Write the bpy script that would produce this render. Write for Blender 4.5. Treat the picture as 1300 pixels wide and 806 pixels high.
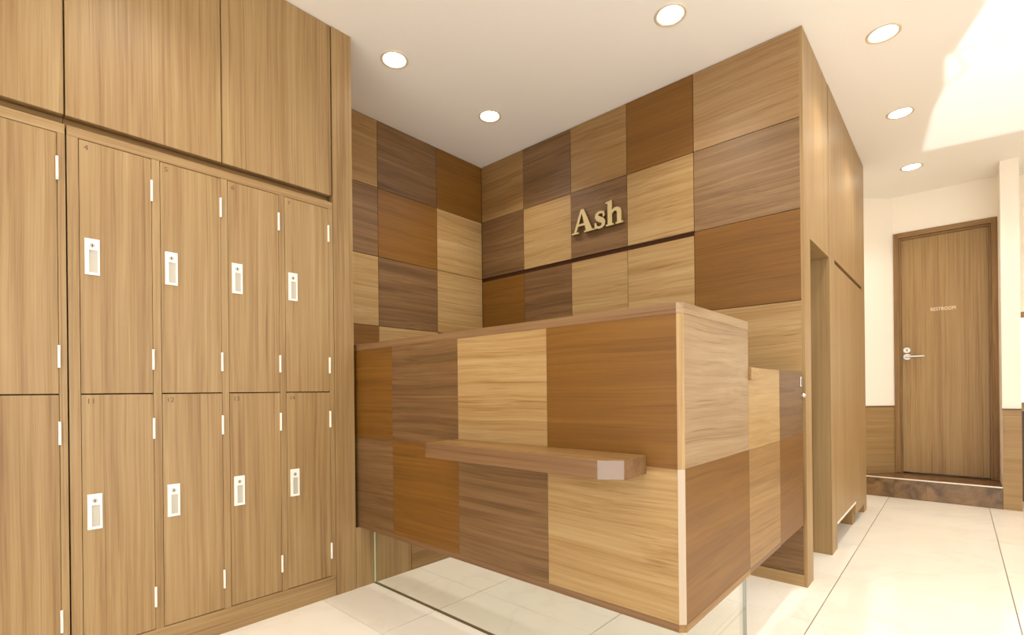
import bpy, bmesh, math, random
from mathutils import Vector, Matrix
random.seed(7)
sc = bpy.context.scene
for o in list(bpy.data.objects):
    bpy.data.objects.remove(o)
COL = sc.collection

# ------------------------------------------------------------------ camera
CAM_H = 0.917
F_PX, PP_Y, YAW, ROLL = 625.77, 496.3, 0.7349, -0.0107
cam_d = bpy.data.cameras.new('camera'); cam = bpy.data.objects.new('camera', cam_d); COL.objects.link(cam)
cam_d.sensor_fit = 'HORIZONTAL'; cam_d.sensor_width = 36.0
cam_d.lens = F_PX / 1300 * 36.0
cam_d.shift_y = (PP_Y - 403.0) / 1300
cam_d.clip_start = 0.02; cam_d.clip_end = 100
cam.location = (0, 0, CAM_H)
cam.rotation_euler = (Matrix.Rotation(YAW, 3, 'Z') @ Matrix.Rotation(math.pi / 2, 3, 'X') @ Matrix.Rotation(ROLL, 3, 'Z')).to_euler()
sc.camera = cam

# ------------------------------------------------------------------ world, exposure
w = bpy.data.worlds.new('daylight'); sc.world = w; w.use_nodes = True
bg = w.node_tree.nodes['Background']
bg.inputs[0].default_value = (1.0, 0.995, 0.985, 1); bg.inputs[1].default_value = 3.2
sc.view_settings.view_transform = 'Standard'; sc.view_settings.look = 'None'
sc.view_settings.gamma = 1.0; sc.view_settings.use_curve_mapping = False
sc.view_settings.exposure = 0.0
sc.cycles.use_denoising = True
sc.cycles.max_bounces = 10; sc.cycles.diffuse_bounces = 6; sc.cycles.glossy_bounces = 5; sc.cycles.transmission_bounces = 8
sc.cycles.sample_clamp_indirect = 6.0
sc.cycles.caustics_reflective = False; sc.cycles.caustics_refractive = False
LAMP_COL = (1.0, 0.955, 0.885); LAMP_W = 42.0

# ---- daylight thrown up from the street onto the ceiling through the shop front (a sun glint: a lamp
# whose beam has the outline of the glinting panes)
CEIL = 2.58
GL = Vector((1.9, -1.2, 0.35))
gd = bpy.data.lights.new('street_glint', 'POINT'); go = bpy.data.objects.new('street_glint', gd); COL.objects.link(go)
go.location = GL; gd.energy = 1900; gd.color = (1, .985, 1); gd.shadow_soft_size = 0.01
def glint_nodes():
    gd.use_nodes = True
    nt = gd.node_tree; N = nt.nodes; Lk = nt.links
    em = [n for n in N if n.type == 'EMISSION'][0]
    def val(x):
        n = N.new('ShaderNodeValue'); n.outputs[0].default_value = x; return n.outputs[0]
    def m(op, a, b=None, c=None):
        n = N.new('ShaderNodeMath'); n.operation = op
        for i, v in enumerate((a, b, c)):
            if v is None: continue
            if isinstance(v, (int, float)): n.inputs[i].default_value = v
            else: Lk.new(v, n.inputs[i])
        return n.outputs[0]
    tc = N.new('ShaderNodeTexCoord'); sp = N.new('ShaderNodeSeparateXYZ'); Lk.new(tc.outputs['Normal'], sp.inputs[0])
    H = CEIL - GL.z
    X = m('ADD', m('MULTIPLY', m('DIVIDE', sp.outputs[0], sp.outputs[2]), H), GL.x)
    Y = m('ADD', m('MULTIPLY', m('DIVIDE', sp.outputs[1], sp.outputs[2]), H), GL.y)
    def curve(pts):          # x position of a boundary as a function of Y on the ceiling (2..5 m)
        r = N.new('ShaderNodeFloatCurve'); cm = r.mapping; cu = cm.curves[0]
        P = [((y - 2.0) / 3.0, (x + 1.0) / 2.0) for y, x in pts]
        cu.points[0].location = P[0]; cu.points[1].location = P[-1]
        for p in P[1:-1]: cu.points.new(*p)
        for p in cu.points: p.handle_type = 'VECTOR'
        cm.update()
        Lk.new(m('DIVIDE', m('SUBTRACT', Y, 2.0), 3.0), r.inputs['Value'])
        return m('SUBTRACT', m('MULTIPLY', r.outputs[0], 2.0), 1.0)
    def ss(v, e):            # soft step
        n = N.new('ShaderNodeMapRange'); n.interpolation_type = 'SMOOTHSTEP'
        n.inputs['From Min'].default_value = -e; n.inputs['From Max'].default_value = e
        Lk.new(v, n.inputs['Value']); return n.outputs[0]
    left = curve([(2.0, .44), (2.966, .113), (3.30, .006), (3.33, -.032), (3.65, -.037), (3.916, -.094), (4.55, -.175), (5.0, -.23)])
    vee = curve([(2.0, .0), (3.31, .003), (3.518, .051), (3.654, -.037), (5.0, -.9)])
    mask = ss(m('SUBTRACT', X, left), .018)
    mask = m('MULTIPLY', mask, ss(m('SUBTRACT', m('ADD', m('MULTIPLY', X, .145), 4.578), Y), .02))
    mask = m('MULTIPLY', mask, ss(m('SUBTRACT', 1.6, X), .05))
    mask = m('MULTIPLY', mask, ss(m('SUBTRACT', Y, 2.2), .05))
    bar1 = ss(m('SUBTRACT', m('ABSOLUTE', m('SUBTRACT', Y, 3.31)), .025), .02)
    bar1 = m('ADD', m('MULTIPLY', bar1, .30), .70)
    invee = m('MULTIPLY', m('GREATER_THAN', Y, 3.31), m('LESS_THAN', Y, 3.66))
    bar2 = ss(m('SUBTRACT', m('ABSOLUTE', m('SUBTRACT', X, vee)), .012), .012)
    bar2 = m('SUBTRACT', 1.0, m('MULTIPLY', m('MULTIPLY', m('SUBTRACT', 1.0, bar2), invee), .45))
    up = m('GREATER_THAN', m('MULTIPLY', sp.outputs[2], sp.outputs[2]), .02)
    mask = m('MULTIPLY', m('MULTIPLY', m('MULTIPLY', mask, bar1), bar2), up)
    Lk.new(mask, em.inputs['Strength'])
glint_nodes()

# ------------------------------------------------------------------ helpers
def lin(c):
    return tuple((v / 255 / 12.92 if v / 255 <= .04045 else ((v / 255 + .055) / 1.055) ** 2.4) for v in c)
MATS = {}
def mat(name, rgb, rough=.5, metal=0, spec=.5, emit=None, coat=0, trans=0):
    if name in MATS: return MATS[name]
    m_ = bpy.data.materials.new(name); m_.use_nodes = True
    b = m_.node_tree.nodes['Principled BSDF']
    b.inputs['Base Color'].default_value = (*lin(rgb), 1)
    b.inputs['Roughness'].default_value = rough; b.inputs['Metallic'].default_value = metal
    b.inputs['Specular IOR Level'].default_value = spec
    b.inputs['Coat Weight'].default_value = coat
    if emit: b.inputs['Emission Color'].default_value = (*emit[0], 1); b.inputs['Emission Strength'].default_value = emit[1]
    MATS[name] = m_; return m_

ALB = (.55, .545, .53)      # laminate reflectance against its colour as photographed
def wlin(c): return tuple(v * k for v, k in zip(lin(c), ALB))
def wood(kind, axis):
    """streaky laminate; grain runs along axis"""
    name = 'wood_%s_%s' % (kind, axis)
    if name in MATS: return MATS[name]
    dark, mid, light, contrast, warp = WOODS[kind]
    m_ = bpy.data.materials.new(name); m_.use_nodes = True
    nt = m_.node_tree; N = nt.nodes; L = nt.links
    b = N['Principled BSDF']
    tc = N.new('ShaderNodeTexCoord'); oi = N.new('ShaderNodeObjectInfo')
    off = N.new('ShaderNodeVectorMath'); off.operation = 'SCALE'; off.inputs[0].default_value = (37.1, 53.7, 71.3)
    L.new(oi.outputs['Random'], off.inputs['Scale'])
    add = N.new('ShaderNodeVectorMath'); add.operation = 'ADD'
    L.new(tc.outputs['Object'], add.inputs[0]); L.new(off.outputs[0], add.inputs[1])
    # low-frequency warp so that streaks wander
    wn = N.new('ShaderNodeTexNoise'); wn.inputs['Scale'].default_value = 1.0; wn.inputs['Detail'].default_value = 1.5
    wv = N.new('ShaderNodeVectorMath'); wv.operation = 'MULTIPLY'; q3 = [3.2] * 3; q3['xyz'.index(axis)] = 1.3; wv.inputs[1].default_value = q3
    L.new(add.outputs[0], wv.inputs[0]); L.new(wv.outputs[0], wn.inputs['Vector'])
    ws = N.new('ShaderNodeVectorMath'); ws.operation = 'SUBTRACT'; ws.inputs[1].default_value = (.5, .5, .5)
    L.new(wn.outputs['Color'], ws.inputs[0])
    wm = N.new('ShaderNodeVectorMath'); wm.operation = 'SCALE'; wm.inputs['Scale'].default_value = warp
    L.new(ws.outputs[0], wm.inputs[0])
    wa = N.new('ShaderNodeVectorMath'); wa.operation = 'ADD'
    L.new(add.outputs[0], wa.inputs[0]); L.new(wm.outputs[0], wa.inputs[1])
    def streak(across, along, detail, rough=.5, dist=0.0):
        mp = N.new('ShaderNodeVectorMath'); mp.operation = 'MULTIPLY'
        s = [across] * 3; s['xyz'.index(axis)] = along
        mp.inputs[1].default_value = s; L.new(wa.outputs[0], mp.inputs[0])
        n = N.new('ShaderNodeTexNoise'); n.inputs['Scale'].default_value = 1.0; n.inputs['Detail'].default_value = detail
        n.inputs['Roughness'].default_value = rough; n.inputs['Distortion'].default_value = dist
        L.new(mp.outputs[0], n.inputs['Vector']); return n.outputs['Fac']
    s1 = streak(20, .8, 2.5, .55, .3); s2 = streak(85, .8, 3.0, .6, .1); s3 = streak(300, 4.0, 2.0, .6)
    def m(op, a, b_, cl=False):
        n = N.new('ShaderNodeMath'); n.operation = op; n.use_clamp = cl
        for i, v in enumerate((a, b_)):
            if isinstance(v, (int, float)): n.inputs[i].default_value = v
            else: L.new(v, n.inputs[i])
        return n.outputs[0]
    f = m('ADD', m('ADD', m('MULTIPLY', s1, .40), m('MULTIPLY', s2, .38)), m('MULTIPLY', s3, .22))
    f = m('ADD', m('MULTIPLY', m('SUBTRACT', f, .5), contrast), .5, True)
    cr = N.new('ShaderNodeValToRGB'); L.new(f, cr.inputs[0])
    e = cr.color_ramp.elements
    e[0].position = 0.0; e[0].color = (*wlin(dark), 1); e[1].position = 1.0; e[1].color = (*wlin(light), 1)
    k = e.new(.5); k.color = (*wlin(mid), 1)
    # sparse thin pore lines
    pl = streak(120, .7, 1.0, .5, .2)
    pr = N.new('ShaderNodeValToRGB'); L.new(pl, pr.inputs[0])
    pr.color_ramp.elements[0].position = .63; pr.color_ramp.elements[0].color = (1, 1, 1, 1)
    pr.color_ramp.elements[1].position = .74; pr.color_ramp.elements[1].color = (.72, .66, .60, 1)
    mx = N.new('ShaderNodeMix'); mx.data_type = 'RGBA'; mx.blend_type = 'MULTIPLY'; mx.inputs['Factor'].default_value = .8
    L.new(cr.outputs[0], mx.inputs['A']); L.new(pr.outputs[0], mx.inputs['B'])
    L.new(mx.outputs['Result'], b.inputs['Base Color'])
    b.inputs['Roughness'].default_value = .44; b.inputs['Specular IOR Level'].default_value = .40
    bp = N.new('ShaderNodeBump'); bp.inputs['Strength'].default_value = .06; bp.inputs['Distance'].default_value = .002
    L.new(s3, bp.inputs['Height']); L.new(bp.outputs[0], b.inputs['Normal'])
    MATS[name] = m_; return m_

WOODS = {  # dark, mid, light, contrast, warp
    'locker': ((158, 118, 72), (195, 158, 106), (214, 182, 130), 3.0, .02),
    'closet': ((174, 134, 84), (200, 162, 108), (216, 182, 130), 2.7, .01),
    'blond':  ((172, 126, 71), (205, 165, 107), (224, 191, 137), 3.0, .06),
    'tan':    ((146, 103, 55), (182, 139, 83), (204, 164, 107), 3.0, .06),
    'taupe':  ((104, 73, 41), (142, 104, 64), (168, 131, 88), 3.0, .06),
    'rust':   ((124, 79, 22), (146, 97, 30), (163, 113, 43), 2.6, .04),
    'pale':   ((158, 124, 88), (190, 157, 116), (210, 182, 144), 3.0, .08),
    'taupe_lit': ((124, 92, 58), (160, 123, 82), (186, 150, 108), 3.0, .06),  # taupe with nearby lamp light put into the colour
    'tan_lit': ((160, 118, 72), (194, 153, 103), (214, 178, 128), 3.0, .06),  # tan brightened the same way for the lamp-lit end panel
    'edge':   ((128, 90, 58), (154, 114, 76), (178, 140, 98), 2.6, .02),
    'white':  ((216, 192, 164), (228, 206, 180), (238, 220, 198), 2.0, .02),
    'door':   ((172, 132, 80), (204, 164, 106), (220, 184, 126), 3.0, .02),
}
M_DARK = mat('dark_gap', (70, 40, 20), .7, spec=.2)
M_CEIL = mat('ceiling_paint', (240, 236, 229), .75, spec=.2)
M_WALL = mat('cream_wallpaper', (242, 234, 220), .7, spec=.2)
M_WHITE = mat('ivory_plastic', (232, 227, 216), .35)
M_PULL = mat('ivory_plastic_shaded', (180, 173, 158), .4)  # recess shading put into a greyer ivory; lock rim shares it
M_STEEL = mat('brushed_steel', (205, 198, 186), .28, 1.0)
M_INK = mat('grey_ink', (92, 72, 52), .6)
M_SIGN = mat('brass_letters', (190, 168, 118), .45, 0)
M_SIGN_SIDE = mat('brass_letter_sides', (120, 96, 58), .4, .3)
M_GROUT = mat('tile_grout', (140, 128, 108), .8)
M_LENS = mat('lamp_diffuser', (255, 250, 240), .4, emit=((1, .93, .82), 14))
M_RING = mat('lamp_trim_white', (206, 190, 162), .5)
M_CHANNEL = mat('dark_floor_channel', (96, 78, 48), .5)
M_KEY = mat('keyhole_dark', (60, 56, 52), .4, .6)

def glass_mat():
    m_ = bpy.data.materials.new('green_tinted_glass'); m_.use_nodes = True
    nt = m_.node_tree; N = nt.nodes; L = nt.links
    for n in list(N):
        if n.type == 'BSDF_PRINCIPLED': N.remove(n)
    out = [n for n in N if n.type == 'OUTPUT_MATERIAL'][0]
    t = N.new('ShaderNodeBsdfTransparent'); t.inputs[0].default_value = (.972, .976, .945, 1)
    g = N.new('ShaderNodeBsdfGlossy'); g.inputs['Roughness'].default_value = .02; g.inputs[0].default_value = (1, 1, 1, 1)
    lw = N.new('ShaderNodeLayerWeight'); lw.inputs['Blend'].default_value = .5
    p4 = N.new('ShaderNodeMath'); p4.operation = 'POWER'; L.new(lw.outputs['Facing'], p4.inputs[0]); p4.inputs[1].default_value = 5.0
    fr = N.new('ShaderNodeMath'); fr.operation = 'MULTIPLY_ADD'; L.new(p4.outputs[0], fr.inputs[0]); fr.inputs[1].default_value = .9; fr.inputs[2].default_value = .035
    mx = N.new('ShaderNodeMixShader'); L.new(fr.outputs[0], mx.inputs[0]); L.new(t.outputs[0], mx.inputs[1]); L.new(g.outputs[0], mx.inputs[2])
    L.new(mx.outputs[0], out.inputs[0]); return m_
M_GLASS = glass_mat()
M_GLASS_EDGE = mat('glass_polished_edge', (196, 214, 188), .15)

def stone(name, a, b_, scale, rough, vein, vein_amt):
    m_ = bpy.data.materials.new(name); m_.use_nodes = True
    nt = m_.node_tree; N = nt.nodes; L = nt.links; b = N['Principled BSDF']
    tc = N.new('ShaderNodeTexCoord'); oi = N.new('ShaderNodeObjectInfo')
    off = N.new('ShaderNodeVectorMath'); off.operation = 'SCALE'; off.inputs[0].default_value = (31, 47, 59)
    L.new(oi.outputs['Random'], off.inputs['Scale'])
    add = N.new('ShaderNodeVectorMath'); L.new(tc.outputs['Object'], add.inputs[0]); L.new(off.outputs[0], add.inputs[1])
    n1 = N.new('ShaderNodeTexNoise'); n1.inputs['Scale'].default_value = scale; n1.inputs['Detail'].default_value = 5; n1.inputs['Distortion'].default_value = .8
    L.new(add.outputs[0], n1.inputs[0])
    cr = N.new('ShaderNodeValToRGB'); L.new(n1.outputs['Fac'], cr.inputs[0])
    cr.color_ramp.elements[0].position = .35; cr.color_ramp.elements[0].color = (*lin(a), 1)
    cr.color_ramp.elements[1].position = .65; cr.color_ramp.elements[1].color = (*lin(b_), 1)
    n2 = N.new('ShaderNodeTexNoise'); n2.inputs['Scale'].default_value = scale * .6; n2.inputs['Detail'].default_value = 4; n2.inputs['Distortion'].default_value = 1.6
    L.new(add.outputs[0], n2.inputs[0])
    vr = N.new('ShaderNodeValToRGB'); L.new(n2.outputs['Fac'], vr.inputs[0])
    el = vr.color_ramp.elements; el[0].position = .475; el[0].color = (0, 0, 0, 1); el[1].position = .525; el[1].color = (0, 0, 0, 1)
    k = el.new(.5); k.color = (1, 1, 1, 1)
    mm = N.new('ShaderNodeMath'); mm.operation = 'MULTIPLY'; mm.inputs[1].default_value = vein_amt; L.new(vr.outputs[0], mm.inputs[0])
    mx = N.new('ShaderNodeMix'); mx.data_type = 'RGBA'; L.new(mm.outputs[0], mx.inputs['Factor'])
    L.new(cr.outputs[0], mx.inputs['A']); mx.inputs['B'].default_value = (*lin(vein), 1)
    L.new(mx.outputs['Result'], b.inputs['Base Color'])
    b.inputs['Roughness'].default_value = rough; b.inputs['Specular IOR Level'].default_value = .5
    return m_
M_TILE = stone('cream_marble', (240, 233, 218), (245, 239, 226), 2.0, .10, (216, 202, 172), .16)
M_STEP = stone('brown_marble', (84, 60, 34), (130, 98, 60), 9.0, .22, (136, 110, 74), .3)
M_STEPTOP = stone('brown_step_tread', (92, 62, 34), (122, 86, 50), 5.0, .25, (130, 96, 60), .2)

WPOS = {}
def place(o, parent, world):
    WPOS[o.name] = Vector(world)
    if parent is not None:
        o.parent = parent; o.location = Vector(world) - WPOS[parent.name]
    else:
        o.location = world
def tag(o, label=None, cat=None, group=None, kind=None):
    if label: o['label'] = label
    if cat: o['category'] = cat
    if group: o['group'] = group
    if kind: o['kind'] = kind
    return o
def thing(name, at, label, cat, group=None, kind=None):
    o = bpy.data.objects.new(name, None); COL.objects.link(o); o.empty_display_size = .1
    place(o, None, at); return tag(o, label, cat, group, kind)
CACHE = {}
def mesh_obj(name, bm, m_, parent, at, smooth=False):
    me = bpy.data.meshes.new(name); bm.to_mesh(me); bm.free()
    if m_: me.materials.append(m_)
    if smooth:
        for p in me.polygons: p.use_smooth = True
    o = bpy.data.objects.new(name, me); COL.objects.link(o); place(o, parent, at); return o
def box(name, x0, x1, y0, y1, z0, z1, m_, parent=None, bev=0.0):
    dims = (round(x1 - x0, 5), round(y1 - y0, 5), round(z1 - z0, 5))
    key = (dims, bev, m_.name)
    if key not in CACHE:
        bm = bmesh.new(); bmesh.ops.create_cube(bm, size=1)
        for v in bm.verts: v.co = Vector((v.co.x * dims[0], v.co.y * dims[1], v.co.z * dims[2]))
        if bev > 0: bmesh.ops.bevel(bm, geom=list(bm.edges), offset=bev, segments=1, affect='EDGES')
        me = bpy.data.meshes.new(name); bm.to_mesh(me); bm.free(); me.materials.append(m_); CACHE[key] = me
    o = bpy.data.objects.new(name, CACHE[key]); COL.objects.link(o)
    place(o, parent, ((x0 + x1) / 2, (y0 + y1) / 2, (z0 + z1) / 2)); return o
def add_box(bm, x0, x1, y0, y1, z0, z1):
    r = bmesh.ops.create_cube(bm, size=1)
    for v in r['verts']:
        v.co = Vector(((x0 + x1) / 2 + v.co.x * (x1 - x0), (y0 + y1) / 2 + v.co.y * (y1 - y0), (z0 + z1) / 2 + v.co.z * (z1 - z0)))
def multi(name, boxes, m_, parent, at=(0, 0, 0)):
    bm = bmesh.new()
    for b in boxes: add_box(bm, *b)
    bmesh.ops.translate(bm, verts=bm.verts, vec=-Vector(at))
    return mesh_obj(name, bm, m_, parent, at)
def prism(name, pts, z0, z1, m_, parent, bev=0):      # polygon in plan, extruded upward
    c = Vector((sum(p[0] for p in pts) / len(pts), sum(p[1] for p in pts) / len(pts), (z0 + z1) / 2))
    bm = bmesh.new()
    lo = [bm.verts.new((p[0] - c.x, p[1] - c.y, z0 - c.z)) for p in pts]
    hi = [bm.verts.new((p[0] - c.x, p[1] - c.y, z1 - c.z)) for p in pts]
    bm.faces.new(lo[::-1]); bm.faces.new(hi)
    n = len(pts)
    for i in range(n): bm.faces.new((lo[i], lo[(i + 1) % n], hi[(i + 1) % n], hi[i]))
    bmesh.ops.recalc_face_normals(bm, faces=bm.faces)
    if bev: bmesh.ops.bevel(bm, geom=list(bm.edges), offset=bev, segments=1, affect='EDGES')
    return mesh_obj(name, bm, m_, parent, c)
def cyl(name, at, r, depth, axis, m_, parent, seg=24, r2=None):
    bm = bmesh.new(); bmesh.ops.create_cone(bm, cap_ends=True, segments=seg, radius1=r, radius2=r if r2 is None else r2, depth=depth)
    R_ = {'z': Matrix.Identity(3), 'y': Matrix.Rotation(math.pi / 2, 3, 'X'), 'x': Matrix.Rotation(math.pi / 2, 3, 'Y')}[axis]
    bmesh.ops.rotate(bm, verts=bm.verts, cent=(0, 0, 0), matrix=R_)
    return mesh_obj(name, bm, m_, parent, at)
def text_obj(name, body, size, at, rot, m_, parent, extrude=.0004, align='LEFT', xs=1.0, spacing=1.0):
    cu = bpy.data.curves.new(name, 'FONT'); cu.body = body; cu.size = size; cu.extrude = extrude
    cu.align_x = align; cu.space_character = spacing
    to = bpy.data.objects.new('tmp', cu); COL.objects.link(to)
    bpy.context.view_layer.update()
    me = bpy.data.meshes.new_from_object(to); bpy.data.objects.remove(to)
    me.name = name
    me.transform(rot.to_4x4() @ Matrix.Scale(xs, 4, (1, 0, 0)))
    me.materials.clear(); me.materials.append(m_)
    o = bpy.data.objects.new(name, me); COL.objects.link(o); place(o, parent, at); return o
ROT_Y = Matrix.Rotation(math.pi / 2, 3, 'X')                       # text upright, facing -y
ROT_X = Matrix.Rotation(math.pi / 2, 3, 'Z') @ ROT_Y               # text upright, facing +x

# ------------------------------------------------------------------ setting: floor, ceiling, walls
LX = -2.093            # plane of the locker fronts
BX = -2.615            # alcove side wall
BY = 2.578             # back wall with the sign
EX = -0.516            # end of back wall / closet front
floor = box('floor', -2.7, 2.1, -1.7, 5.75, -.08, -.003, M_GROUT)
tag(floor, 'polished cream marble tile floor of the reception', 'floor', kind='structure')
xs = [-2.83 + .6 * i for i in range(9)]; xs[0] = -2.6; xs[-1] = 2.0
ys = [-1.55, -1.15, -.55, .05, .53, 1.051, 1.575, 2.215, 2.825, 3.45, 4.05, 4.65, 5.25, 5.72]
g = .0016
for i in range(len(xs) - 1):
    for j in range(len(ys) - 1):
        box('floor_tile', xs[i] + g * 1.3, xs[i + 1] - g * 1.3, ys[j] + g * .6, ys[j + 1] - g * .6, -.012, 0, M_TILE, floor)
ceiling = box('ceiling', -2.7, 2.1, -1.7, 5.75, CEIL, CEIL + .1, M_CEIL)
tag(ceiling, 'smooth cream painted flat ceiling', 'ceiling', kind='structure')

# left shell and alcove side wall with its wood panels
wl = box('wall_left', -2.72, BX - .012, -1.7, 5.75, 0, CEIL, M_DARK)
tag(wl, 'alcove side wall of chequered wood panels beyond the lockers', 'wall', kind='structure')
ZR = [2.578, 2.165, 1.745, 1.322, .90, .477, .055]
AY = [1.225, 1.690, 2.150, 2.576]
PAT_A = [['tan', 'taupe', 'rust'], ['taupe', 'rust', 'blond'], ['blond', 'taupe', 'blond'], ['rust', 'blond', 'taupe'], ['taupe', 'rust', 'blond'], ['blond', 'taupe', 'tan']]
h = .0016
for r in range(6):
    for c in range(3):
        box('wall_panel', BX - .012, BX, AY[c] + h, AY[c + 1] - h, ZR[r + 1] + h, ZR[r] - h, wood(PAT_A[r][c], 'y'), wl)

# back wall with sign
wb = multi('wall_back', [(BX, EX - .014, BY + .012, 2.70, 0, CEIL)], M_DARK, None, (-1.5, 2.64, 0))
tag(wb, 'back wall of chequered wood panels carrying the brass letters', 'wall', kind='structure')
AX = [BX + .001, -2.206, -1.809, -1.414, -1.023, EX - .014]
PAT_B = [['tan', 'taupe', 'tan', 'rust', 'tan_lit'], ['taupe', 'blond', 'taupe', 'blond', 'taupe_lit'], ['rust', 'taupe', 'blond', 'blond', 'rust'],
         ['blond', 'rust', 'taupe', 'tan', 'blond'], ['taupe', 'blond', 'rust', 'taupe', 'tan'], ['blond', 'tan', 'taupe', 'rust', 'taupe']]
for r in range(6):
    for c in range(5):
        z0, z1 = ZR[r + 1] + h, ZR[r] - h
        if c < 4 and r == 1: z0 = 1.752
        if c < 4 and r == 2: z1 = 1.724
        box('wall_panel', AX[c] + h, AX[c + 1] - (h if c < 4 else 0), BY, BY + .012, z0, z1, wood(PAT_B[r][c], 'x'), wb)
box('skirting', BX, EX - .014, BY, BY + .012, 0, .0545, wood('closet', 'x'), wb)
box('end_panel', EX - .014, EX, BY, 2.70, 0, CEIL - .001, wood('closet', 'z'), wb)
box('soffit_panel', EX - .10, EX, 2.7005, 3.172, 1.628, CEIL - .001, wood('closet', 'z'), wb)
box('soffit_infill', -1.6, EX - .1, 2.7005, 3.165, 1.628, CEIL - .001, wood('taupe', 'x'), wb)

# passage end wall, side wall behind closet
wp = box('wall_passage', -1.72, -1.6, 2.70, 4.53, 0, CEIL, M_WALL)
tag(wp, 'plain wall closing the dim passage behind the sign wall', 'wall', kind='structure')
wc = multi('wall_corridor', [(-.74, -.625, 4.535, 5.31, 0, CEIL)], M_WALL, None, (-.68, 4.9, 0))
tag(wc, 'cream wall just behind the far end of the closet', 'wall', kind='structure')

# diagonal wall left of restroom door
def diag(name, z0, z1, off, m_, parent, th=.06):
    a = Vector((-.630, 5.274)); b = Vector((-.414, 5.492)); d = (b - a).normalized(); n = Vector((d.y, -d.x)) * off
    q = Vector((-d.y, d.x)) * th
    return prism(name, [tuple(a + n), tuple(b + n), tuple(b + q), tuple(a + q)], z0, z1, m_, parent)
wd = diag('wall_diagonal', 0, CEIL, 0, M_WALL, None)
tag(wd, 'narrow angled cream wall left of the restroom door', 'wall', kind='structure')
for nm, z0, z1, off, k in (('wainscot', .164, .742, .006, 'closet'), ('wainscot_cap', .742, .752, .010, 'taupe')):
    a_ = Vector((-.630, 5.274)); b_ = Vector((-.414, 5.492)); L_ = (b_ - a_).length; mid_ = (a_ + b_) / 2; d_ = (b_ - a_).normalized()
    nrm = Vector((d_.y, -d_.x)) * (off / 2)
    o_ = box(nm, mid_.x + nrm.x - L_ / 2, mid_.x + nrm.x + L_ / 2, mid_.y + nrm.y - off / 2, mid_.y + nrm.y + off / 2, z0, z1, wood(k, 'x'), wd)
    o_.rotation_euler.z = math.atan2(d_.y, d_.x)
# far wall round the restroom door, pier, wall with window beyond
DY = 5.49
wf = multi('wall_far', [(-.43, .245, DY, DY + .1, 2.262, CEIL), (-.43, -.412, DY, DY + .1, 0, 2.262), (-.8, .345, DY + .1, DY + .2, 0, CEIL)], M_WALL, None, (0, DY, 0))
tag(wf, 'cream wall above and around the restroom door', 'wall', kind='structure')
wq = multi('wall_pier', [(.245, .345, 5.15, 5.60, 0, CEIL)], M_WALL, None, (.295, 5.3, 0))
tag(wq, 'narrow cream pier right of the restroom door', 'wall', kind='structure')
box('wainscot', .2455, .3455, 5.143, 5.15, 0, .738, wood('closet', 'x'), wq)
box('wainscot_cap', .243, .346, 5.140, 5.15, .738, .748, wood('taupe', 'x'), wq)
wr = multi('wall_rear', [(.345, 2.1, 5.60, 5.7, 1.50, CEIL), (1.1, 2.1, 5.60, 5.7, .745, 1.50), (.345, .352, 5.60, 5.7, .745, 1.5)], M_WALL, None, (1, 5.6, 0))
tag(wr, 'cream wall around the small window at the right edge', 'wall', kind='structure')
box('dark_wainscot', .345, 2.1, 5.595, 5.7, 0, .715, mat('dark_brown_laminate', (74, 48, 30), .4), wr)
box('window_sill_cap', .345, 1.12, 5.575, 5.7, .715, .745, mat('sill_grey', (150, 132, 112), .4), wr)
win = thing('window_1', (.72, 5.62, .745), 'small wood framed window at the right edge beyond the pier', 'window', kind='structure')
fw = wood('door', 'x')
box('window_frame', .352, 1.1, 5.605, 5.66, 1.455, 1.50, fw, win); box('window_frame', .352, 1.1, 5.605, 5.66, .745, .785, fw, win)
box('window_frame', .352, .361, 5.605, 5.66, .785, 1.455, wood('taupe', 'z'), win); box('window_frame', 1.065, 1.1, 5.605, 5.66, .785, 1.455, wood('door', 'z'), win)
box('pane', .361, 1.065, 5.63, 5.634, .785, 1.455, M_GLASS, win)
for q in range(12):
    box('railing_bar', .372 + q * .055, .386 + q * .055, 5.80, 5.815, .62, 1.20, mat('railing_paint', (120, 112, 108), .4), win)
wx = multi('wall_right', [(2.0, 2.1, 2.7, 5.75, 0, CEIL), (2.0, 2.1, -1.7, 2.7, 2.30, CEIL), (2.0, 2.1, -1.7, -.6, 0, 2.30)], M_WALL, None, (2, 0, 0))
tag(wx, 'cream side wall with a wide opening out of view on the right', 'wall', kind='structure')
wy = multi('wall_front', [(-2.7, -1.5, -1.7, -1.6, 0, CEIL), (-1.5, 1.7, -1.7, -1.6, 2.30, CEIL), (1.7, 2.1, -1.7, -1.6, 0, CEIL)], M_WALL, None, (0, -1.65, 0))
tag(wy, 'cream shop front wall with wide opening behind the viewpoint', 'wall', kind='structure')

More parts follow.
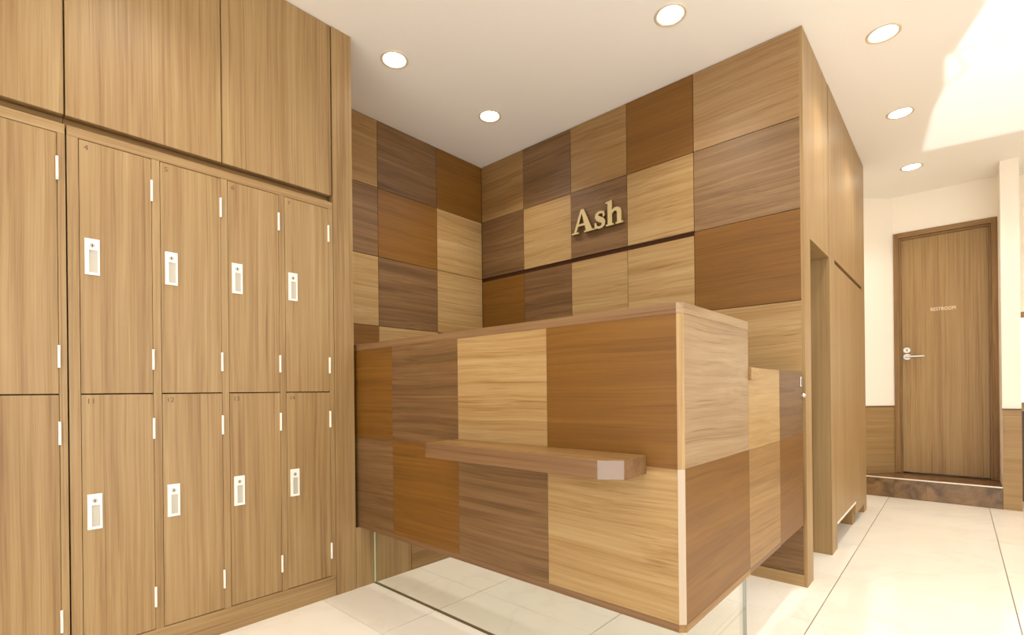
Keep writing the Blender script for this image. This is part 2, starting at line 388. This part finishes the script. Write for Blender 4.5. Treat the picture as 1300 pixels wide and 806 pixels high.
# ------------------------------------------------------------------ lockers
PITCH = .2180
WV = wood('locker', 'z')
def locker_unit(y0, y1, cols, numbers, label):
    u = thing('locker_unit', ((LX + BX) / 2, (y0 + y1) / 2, 0), label, 'lockers', 'wooden locker units')
    fx = LX - .02
    box('carcass', BX, fx, y0, y1, 0, 1.778, M_DARK, u)
    box('top_rail', fx, LX, y0, y1, 1.7455, 1.778, wood('locker', 'y'), u, .0012)
    box('bottom_rail', fx, LX, y0, y1, 0, .0935, wood('locker', 'y'), u, .0012)
    edges = [y0] + [v for c in cols for v in (c[0] - .0016, c[1] + .0012)] + [y1]
    for k in range(0, len(edges), 2):
        box('stile', fx, LX, edges[k], edges[k + 1], .0935, 1.7455, WV, u)
    for k, (a, b) in enumerate(cols):
        for row, (z0, z1) in enumerate(((.9235, 1.743), (.0965, .9195))):
            d = box('door', fx + .004, LX + .0015, a, b, z0, z1, WV, u, .0008)
            hz = ((1.595, 1.669), (1.005, 1.076)) if row == 0 else ((.763, .836), (.174, .244))
            for q in hz:
                hb = bmesh.new()
                bmesh.ops.create_cone(hb, cap_ends=True, segments=12, radius1=.0036, radius2=.0036, depth=q[1] - q[0])
                bmesh.ops.bevel(hb, geom=[e for e in hb.edges if abs(e.verts[0].co.z - e.verts[1].co.z) < 1e-5], offset=.0012, segments=1, affect='EDGES')
                add_box(hb, -.006, .0005, -.0034, .0034, -(q[1] - q[0]) * .5, (q[1] - q[0]) * .5)
                mesh_obj('hinge', hb, M_WHITE, d, (LX + .0058, b + .0006, (q[0] + q[1]) / 2))
            pz0, pz1 = (1.310, 1.427) if row == 0 else (.482, .596)
            py0, py1 = a + .0115, a + .0490; x0, x1 = LX + .0015, LX + .0065
            ry0, ry1, rz0, rz1 = py0 + .0105, py1 - .0055, pz0 + .008, pz1 - .036
            multi('handle_plate', [(x0, x1, py0, py1, rz1, pz1), (x0, x1, py0, py1, pz0, rz0), (x0, x1, py0, ry0, rz0, rz1), (x0, x1, ry1, py1, rz0, rz1)],
                  M_WHITE, d, (x1, (py0 + py1) / 2, (pz0 + pz1) / 2))
            box('pull_recess', x0, x0 + .0006, ry0, ry1, rz0, rz1, M_PULL, d)
            kz = pz1 - .0215; ky = (py0 + py1) / 2
            cyl('lock_rim', (x1 + .0006, ky, kz), .0072, .0014, 'x', M_PULL, d, 18)
            box('keyhole', x1 + .001, x1 + .0018, ky - .0014, ky + .0014, kz - .0045, kz + .004, M_KEY, d)
            text_obj('locker_number', str(numbers[row][k]), .024, (LX + .0018, a + .012, z1 - .029), ROT_X, M_INK, d)
    return u
cols2 = [(.2475 + PITCH * i, .2475 + PITCH * i + .1915) for i in range(4)]
locker_unit(.2185, 1.1165, cols2, ((4, 5, 6, 7), (11, 12, 13, 14)), 'wooden locker unit of eight doors numbered 4 to 7 and 11 to 14')
cols1 = [(.1945 - .1915 - PITCH * i, .1945 - PITCH * i) for i in (2, 1, 0)]
locker_unit(-.476, .2145, cols1, ((1, 2, 3), (8, 9, 10)), 'wooden locker unit cut by the left edge of the picture')

def overhead(y0, y1, doors, label):
    u = thing('overhead_cabinet', ((LX + BX) / 2, (y0 + y1) / 2, 1.779), label, 'cabinet', 'overhead cabinets above the lockers')
    box('carcass', BX, LX - .045, y0, y1, 1.7785, CEIL - .001, wood('tan', 'y'), u)
    box('bottom_panel', LX - .045, LX - .021, y0, y1, 1.812, 1.83, wood('tan', 'y'), u)
    for a, b in doors:
        box('door', LX - .02, LX, a, b, 1.808, CEIL - .003, WV, u, .0012)
    return u
overhead(.2155, 1.1165, [(.2165, .6640), (.6672, 1.1125)], 'pair of tall overhead cupboard doors above the numbered lockers')
overhead(-.476, .2140, [(-.476, -.135), (-.1320, .2125)], 'overhead cupboard doors cut by the upper left corner')
pier = box('trim_1', BX, LX + .001, 1.1185, 1.215, 0, CEIL - .001, wood('locker', 'z'))
tag(pier, 'tall vertical wood filler strip between lockers and alcove', 'trim', kind='structure')
# wall further left, beyond the lockers
wlk = box('trim_2', BX, LX, -1.6, -.478, 0, CEIL - .001, WV)
tag(wlk, 'plain wood panelling left of the lockers out of view', 'trim', kind='structure')

# ------------------------------------------------------------------ reception desk
DYF = 1.235; DXS = -.526; DXL = -2.130; ZB, ZS, ZT = .305, .709, 1.115; CH = .014; ZTT = 1.143; ZBB = .285
dk = thing('reception_desk', (-1.3, 1.5, 0), 'long chequered wood reception desk standing on glass panels', 'reception desk')
T = .012
box('body', DXL, DXS - T, DYF + T, DYF + .11, ZB, ZT, M_DARK, dk)
box('side_body', DXS - .11, DXS - T, DYF + .11, 1.777, ZB, ZT, M_DARK, dk)
box('worktop', DXL + .05, DXS - .11, DYF + .11, 1.46, .76, .79, wood('taupe', 'x'), dk)
DXC = [DXL, -1.815, -1.390, -.967, DXS - CH]
PAT_D = [['rust', 'taupe', 'blond', 'rust'], ['taupe', 'rust', 'taupe', 'blond']]
for r, (z0, z1) in enumerate(((ZS, ZT), (ZB, ZS))):
    for c in range(4):
        box('front_panel', DXC[c] + .0003, DXC[c + 1] - .0003, DYF, DYF + T, z0 + .0003, z1 - .0003, wood(PAT_D[r][c], 'x'), dk)
for r, (z0, z1, k, e) in enumerate(((ZS, ZT, 'pale', 'blond'), (ZB, ZS, 'rust', 'white'))):
    box('side_panel', DXS - T, DXS, DYF + CH + .0004, 1.777, z0 + .0003, z1 - .0003, wood('rustlight' if k == 'rust' and False else k, 'y'), dk)
    prism('corner_edging', [(DXS - CH, DYF), (DXS, DYF + CH), (DXS - T, DYF + CH), (DXS - CH, DYF + T)], z0 + .0003, z1 - .0003, wood(e, 'z'), dk)
def band(name, z0, z1, kind, kside, o):
    prism(name, [(DXL, DYF - o), (DXS - CH, DYF - o), (DXS - .13, DYF + .13), (DXL, DYF + .13)], z0, z1, wood(kind, 'x'), dk)
    prism(name, [(DXS - CH, DYF - o), (DXS + o, DYF + CH), (DXS + o, 1.777), (DXS - .13, 1.777), (DXS - .13, DYF + .13)], z0, z1, wood(kside, 'y'), dk)
band('top_cap', ZT, ZTT, 'edge', 'pale', 0.0006)
band('bottom_cap', ZBB, ZB, 'edge', 'tan', 0.0006)
# bag ledge with a clipped corner
lz0, lz1 = .688, .738
lg = prism('bag_ledge', [(-1.390, 1.0800), (-.684, 1.0800), (-.628, 1.115), (-.628, DYF - .0005), (-1.390, DYF - .0005)], lz0, lz1, wood('edge', 'x'), dk, .001)
prism('ledge_top', [(-1.388, 1.082), (-.685, 1.082), (-.630, 1.116), (-.630, DYF - .0007), (-1.388, DYF - .0007)], lz1, lz1 + .0012, wood('tan', 'x'), lg)
prism('clipped_corner_sheen', [(-.6842, 1.0790), (-.6278, 1.1142), (-.6284, 1.1152), (-.6848, 1.0800)], lz0 + .001, lz1 - .001, mat('edging_daylight_tint', (130, 111, 97), .35), lg)  # daylight reflected on the clipped corner, put into a paler colour
# clad support at the wall end, seen below the desk
box('end_support_core', BX + .002, LX - .016, 1.217, 1.95, 0, .2835, M_DARK, dk)
box('end_support_panel', LX - .016, LX, 1.217, 1.530, 0, .2835, WV, dk, .0008)
box('end_support_panel', LX - .016, LX, 1.533, 1.95, 0, .2835, wood('tan', 'y'), dk, .0008)
# lower side wing
box('wing_body', DXS - .05, DXS - T, 1.7785, 2.166, ZB, .985, M_DARK, dk)
box('wing_panel', DXS - T, DXS, 1.7785, 2.168, ZS, .987, wood('blond', 'y'), dk)
box('wing_panel', DXS - T, DXS, 1.7785, 2.168, ZB, ZS - .0006, wood('tan', 'y'), dk)
box('wing_bottom', DXS - .05, DXS + .0006, 1.7785, 2.168, ZBB + .004, ZB - .0004, wood('edge', 'y'), dk)
box('wing_top', DXS - .05, DXS, 1.7785, 2.168, .987, .9885, wood('blond', 'y'), dk)
box('worktop_end', DXS, DXS + .010, 1.7785, 1.862, .947, .9885, wood('blond', 'y'), dk, .001)
# glass supports
GY = 1.312; GX = -.548
for nm, b in (('glass_panel', (LX + .003, GX - .012, GY, GY + .006, .006, ZBB)), ('glass_panel', (GX - .010, GX, GY, 1.800, .006, ZBB + .004))):
    box(nm, *b, M_GLASS, dk)
box('glass_edge', LX + .001, LX + .004, GY + .0005, GY + .0055, .002, ZBB, M_GLASS_EDGE, dk)
box('glass_edge', GX - .011, GX + .001, 1.800, 1.8025, .002, ZBB + .004, mat('glass_cut_edge', (150, 158, 148), .2), dk)
box('glass_edge', GX - .012, GX - .010, GY, GY + .007, .002, ZBB, M_GLASS_EDGE, dk)
box('floor_channel', LX + .002, GX, GY - .002, GY + .009, .0003, .005, M_CHANNEL, dk)
box('floor_channel', GX - .012, GX + .002, GY + .013, 1.80, .0003, .003, M_CHANNEL, dk)

# swing gate closing the staff side
gt = thing('counter_gate', (DXS - .02, 2.37, 0), 'low chequered swing gate with metal lock between desk and sign wall', 'gate')
box('gate_core', DXS - .03, DXS - T, 2.1705, 2.560, ZBB + .004, .985, M_DARK, gt)
box('gate_panel', DXS - T, DXS, 2.1705, 2.562, ZS, .985, wood('taupe', 'y'), gt, .0006)
box('gate_panel', DXS - T, DXS, 2.1705, 2.562, ZBB + .006, ZS - .0006, wood('rust', 'y'), gt, .0006)
lp = box('lock_plate', DXS, DXS + .004, 2.515, 2.540, .922, .968, M_STEEL, gt, .0015)
box('bolt_slot', DXS + .004, DXS + .0045, 2.520, 2.528, .930, .960, M_KEY, lp)
cyl('knob_stem', (DXS + .006, 2.528, .882), .004, .012, 'x', M_STEEL, gt, 14)
cyl('knob', (DXS + .015, 2.528, .882), .009, .008, 'x', M_STEEL, gt, 18, .007)
box('hinge_strip', DXS - .028, DXS - .013, 2.5605, 2.576, .30, .98, M_KEY, gt)

# ------------------------------------------------------------------ letters of the sign
def sign():
    s = thing('sign_lettering', (-1.63, BY, 1.888), 'raised brass serif letters on the brown panel of the sign wall', 'sign')
    YF, YB = BY - .024, BY - .004
    def letter(name, shapes):
        bm = bmesh.new(); ox = shapes[0][0][0]
        for qi, poly in enumerate(shapes):
            fr = [bm.verts.new((p[0] - ox, YF - BY - qi * .00015, p[1])) for p in poly]
            bk = [bm.verts.new((p[0] - ox, YB - BY, p[1])) for p in poly]
            f1 = bm.faces.new(fr); bm.faces.new(bk[::-1]); n = len(poly)
            for i in range(n):
                f = bm.faces.new((fr[i], bk[i], bk[(i + 1) % n], fr[(i + 1) % n])); f.material_index = 1
        bmesh.ops.recalc_face_normals(bm, faces=bm.faces)
        o = mesh_obj(name, bm, M_SIGN, s, (ox, BY, 1.888)); o.data.materials.append(M_SIGN_SIDE)
        return o
    def strip(pts):          # (x, z, halfwidth) centre line -> quads
        out = []; N_ = len(pts); side = []
        for i, (x, z, wd_) in enumerate(pts):
            a = pts[max(0, i - 1)]; b = pts[min(N_ - 1, i + 1)]
            d = Vector((b[0] - a[0], b[1] - a[1])).normalized(); n = Vector((-d.y, d.x)) * wd_
            side.append(((x + n.x, z + n.y), (x - n.x, z - n.y)))
        for i in range(N_ - 1):
            out.append([side[i][0], side[i][1], side[i + 1][1], side[i + 1][0]])
        return out
    H = .146
    a0 = -1.786
    A = [[(a0 + .012, .004), (a0 + .030, .004), (a0 + .082, H), (a0 + .066, H)],
         [(a0 + .066, H), (a0 + .088, H), (a0 + .150, .004), (a0 + .104, .004)],
         [(a0 + .034, .044), (a0 + .115, .044), (a0 + .112, .057), (a0 + .038, .057)],
         [(a0 - .001, 0), (a0 + .050, 0), (a0 + .050, .010), (a0 - .001, .010)],
         [(a0 + .090, 0), (a0 + .162, 0), (a0 + .162, .010), (a0 + .090, .010)]]
    letter('letter_a', A)
    s0 = -1.620
    ctl = [(.066, .070, .005), (.062, .086, .0075), (.047, .0945, .0075), (.030, .0945, .0085), (.0165, .086, .0115), (.0145, .073, .0135), (.023, .061, .0155),
           (.038, .052, .016), (.053, .044, .0155), (.0615, .033, .0135), (.0605, .018, .0115), (.049, .0075, .008), (.034, .004, .0075), (.017, .008, .0075), (.008, .022, .007), (.004, .032, .004)]
    S = strip([(s0 + x, z, w_) for x, z, w_ in ctl]) + [[(s0 + .057, .064), (s0 + .068, .064), (s0 + .068, .099), (s0 + .061, .099)], [(s0 + .001, -.001), (s0 + .009, -.001), (s0 + .014, .036), (s0 + .001, .036)]]
    letter('letter_s', S)
    h0 = -1.540
    Hh = [[(h0 + .010, .004), (h0 + .039, .004), (h0 + .039, H + .004), (h0 + .010, H - .003)],
          [(h0 - .003, H - .012), (h0 + .012, H - .014), (h0 + .012, H - .001), (h0 - .003, H - .003)],
          [(h0 - .002, 0), (h0 + .051, 0), (h0 + .051, .010), (h0 - .002, .010)],
          [(h0 + .062, 0), (h0 + .113, 0), (h0 + .113, .010), (h0 + .062, .010)],
          [(h0 + .073, .004), (h0 + .101, .004), (h0 + .101, .070), (h0 + .073, .070)]]
    Hh += strip([(h0 + .034, .070, .007), (h0 + .045, .083, .0085), (h0 + .058, .0895, .0095), (h0 + .073, .087, .012), (h0 + .084, .079, .0145), (h0 + .087, .064, .0142)])
    letter('letter_h', Hh)
sign()

# ------------------------------------------------------------------ tall closet beyond the passage
cz = thing('tall_closet', (-.85, 3.85, 0), 'floor to ceiling wood closet with a long finger groove beyond the passage', 'closet')
CX0, CX = -1.58, EX + .002
CV = wood('closet', 'z')
box('carcass', CX0, CX - .03, 3.325, 4.40, .16, 2.57, M_DARK, cz)
box('side_panel', CX0, CX, 3.167, 3.322, 0, 1.6445, wood('closet', 'z'), cz, .0006)
box('side_panel', CX0, CX, 4.402, 4.535, 0, 1.6445, CV, cz)
box('upper_panel', CX0, CX, 3.1745, 4.535, 1.645, CEIL - .001, CV, cz, .0006)
box('door', CX - .024, CX, 3.3235, 4.002, .150, 1.622, CV, cz, .0006)
box('door', CX - .024, CX, 4.004, 4.4005, .062, 1.622, CV, cz, .0006)
box('door_bottom_trim', CX - .022, CX + .003, 3.3235, 4.000, .138, .1495, M_WHITE, cz)
box('plinth_block', CX - .22, CX - .012, 3.955, 4.06, 0, .137, wood('tan', 'z'), cz)
box('plinth', CX0, CX - .22, 3.323, 4.40, 0, .15, wood('taupe', 'y'), cz)

# ------------------------------------------------------------------ restroom door and step
dr = thing('door_1', (-.08, DY, .163), 'wooden restroom door with steel lever at the far end', 'door', kind='structure')
FX0, FX1, FZ = -.410, .2445, 2.258
dz = wood('door', 'z')
for nm, b in (('frame_jamb', (FX0, FX0 + .036, DY - .012, DY + .08, .165, FZ)), ('frame_jamb', (FX1 - .036, FX1, DY - .012, DY + .08, .165, FZ))):
    box(nm, *b, wood('tan', 'z'), dr, .001)
box('frame_head', FX0 + .036, FX1 - .036, DY - .012, DY + .08, FZ - .040, FZ, wood('tan', 'x'), dr, .001)
box('frame_stop', FX0 + .036, FX0 + .050, DY + .02, DY + .08, .165, FZ - .04, wood('tan', 'z'), dr)
box('frame_stop', FX1 - .050, FX1 - .036, DY + .02, DY + .08, .165, FZ - .04, wood('tan', 'z'), dr)
box('frame_stop', FX0 + .05, FX1 - .05, DY + .02, DY + .08, FZ - .056, FZ - .04, wood('tan', 'x'), dr)
lf = box('door_leaf', FX0 + .0515, FX1 - .0515, DY + .030, DY + .065, .176, FZ - .058, dz, dr)
LYF = DY + .030
text_obj('door_lettering', 'RESTROOM', .040, (-.166, LYF - .0006, 1.560), ROT_Y, mat('white_letters', (240, 226, 200), .5), lf, xs=.72, spacing=1.12)
cyl('thumb_turn_rose', (-.326, LYF - .004, 1.236), .024, .008, 'y', M_STEEL, lf, 24)
box('thumb_turn', -.328, -.322, LYF - .016, LYF - .008, 1.226, 1.246, M_KEY, lf)
cyl('lever_rose', (-.324, LYF - .004, 1.178), .026, .008, 'y', M_STEEL, lf, 24)
cyl('lever_neck', (-.324, LYF - .028, 1.178), .010, .048, 'y', M_STEEL, lf, 16)
box('lever', -.338, -.205, LYF - .058, LYF - .044, 1.170, 1.186, M_STEEL, lf, .004)

st = thing('door_step', (-.19, 5.33, 0), 'dark brown marble step below the restroom door', 'step')
SZ = .160
prism('tread', [(-.735, 5.158), (.2445, 5.158), (.2445, 5.585), (-.40, 5.585), (-.40, 5.486), (-.625, 5.26), (-.735, 5.26)], SZ - .02, SZ + .003, M_STEPTOP, st)
sx = [-.62, -.395, -.192, .2445]
for i in range(3):
    box('riser_tile', sx[i] + .0007, sx[i + 1] - .0007, 5.147, 5.157, .001, SZ - .008, M_STEP, st)
box('nosing', -.62, .2445, 5.144, 5.160, SZ - .004, SZ + .0042, mat('nosing_steel', (228, 216, 198), .3, .4), st)
box('step_core', -.62, .2445, 5.157, 5.26, 0, SZ - .02, M_DARK, st)

# ------------------------------------------------------------------ downlights
def downlight(x, y, label, power=LAMP_W):
    t = thing('downlight', (x, y, CEIL), label, 'downlight', 'recessed ceiling downlights')
    prof = [(.069, 0), (.0685, -.003), (.065, -.0045), (.060, -.004), (.0545, 0)]
    bm = bmesh.new(); seg = 40; rings = []
    for r, z in prof:
        rings.append([bm.verts.new((r * math.cos(2 * math.pi * k / seg), r * math.sin(2 * math.pi * k / seg), z)) for k in range(seg)])
    for a, b in zip(rings, rings[1:]):
        for k in range(seg): bm.faces.new((a[k], a[(k + 1) % seg], b[(k + 1) % seg], b[k]))
    bmesh.ops.recalc_face_normals(bm, faces=bm.faces)
    mesh_obj('trim_ring', bm, M_RING, t, (x, y, CEIL), True)
    cyl('diffuser', (x, y, CEIL - .0006), .0546, .0012, 'z', M_LENS, t, 40)
    ld = bpy.data.lights.new('downlight_lamp', 'SPOT'); lo = bpy.data.objects.new('downlight_lamp', ld); COL.objects.link(lo)
    ld.energy = power; ld.color = LAMP_COL; ld.spot_size = math.radians(125); ld.spot_blend = 1.0; ld.shadow_soft_size = .045
    place(lo, t, (x, y, CEIL - .006))
downlight(-2.078, 1.448, 'round ceiling downlight in the alcove beside the locker filler strip', 52)
downlight(-2.086, 2.134, 'round ceiling downlight deepest in the alcove corner', 52)
downlight(-.933, 2.109, 'round ceiling downlight at the top edge before the sign wall', 52)
downlight(-.245, 2.905, 'largest round ceiling downlight in the right hand row')
downlight(-.245, 3.816, 'middle round ceiling downlight of the right hand row')
downlight(-.245, 4.808, 'smallest round ceiling downlight nearest the restroom door')
downlight(-1.62, .42, 'round ceiling downlight above the lockers outside the picture')
downlight(-.933, .42, 'round ceiling downlight in front of the desk outside the picture')
downlight(-.245, .42, 'round ceiling downlight over the entrance outside the picture')
downlight(-.245, 1.95, 'round ceiling downlight right of the desk outside the picture')
downlight(.9, 3.816, 'added unseen downlight in the far right bay brightening the restroom door', 34)  # this and the next two lamps are added, unseen, to brighten the far end
downlight(.9, 2.6, 'added unseen fill downlight in the middle right bay', 18)
downlight(.9, 4.808, 'added unseen downlight near the window brightening the far door wall', 40)
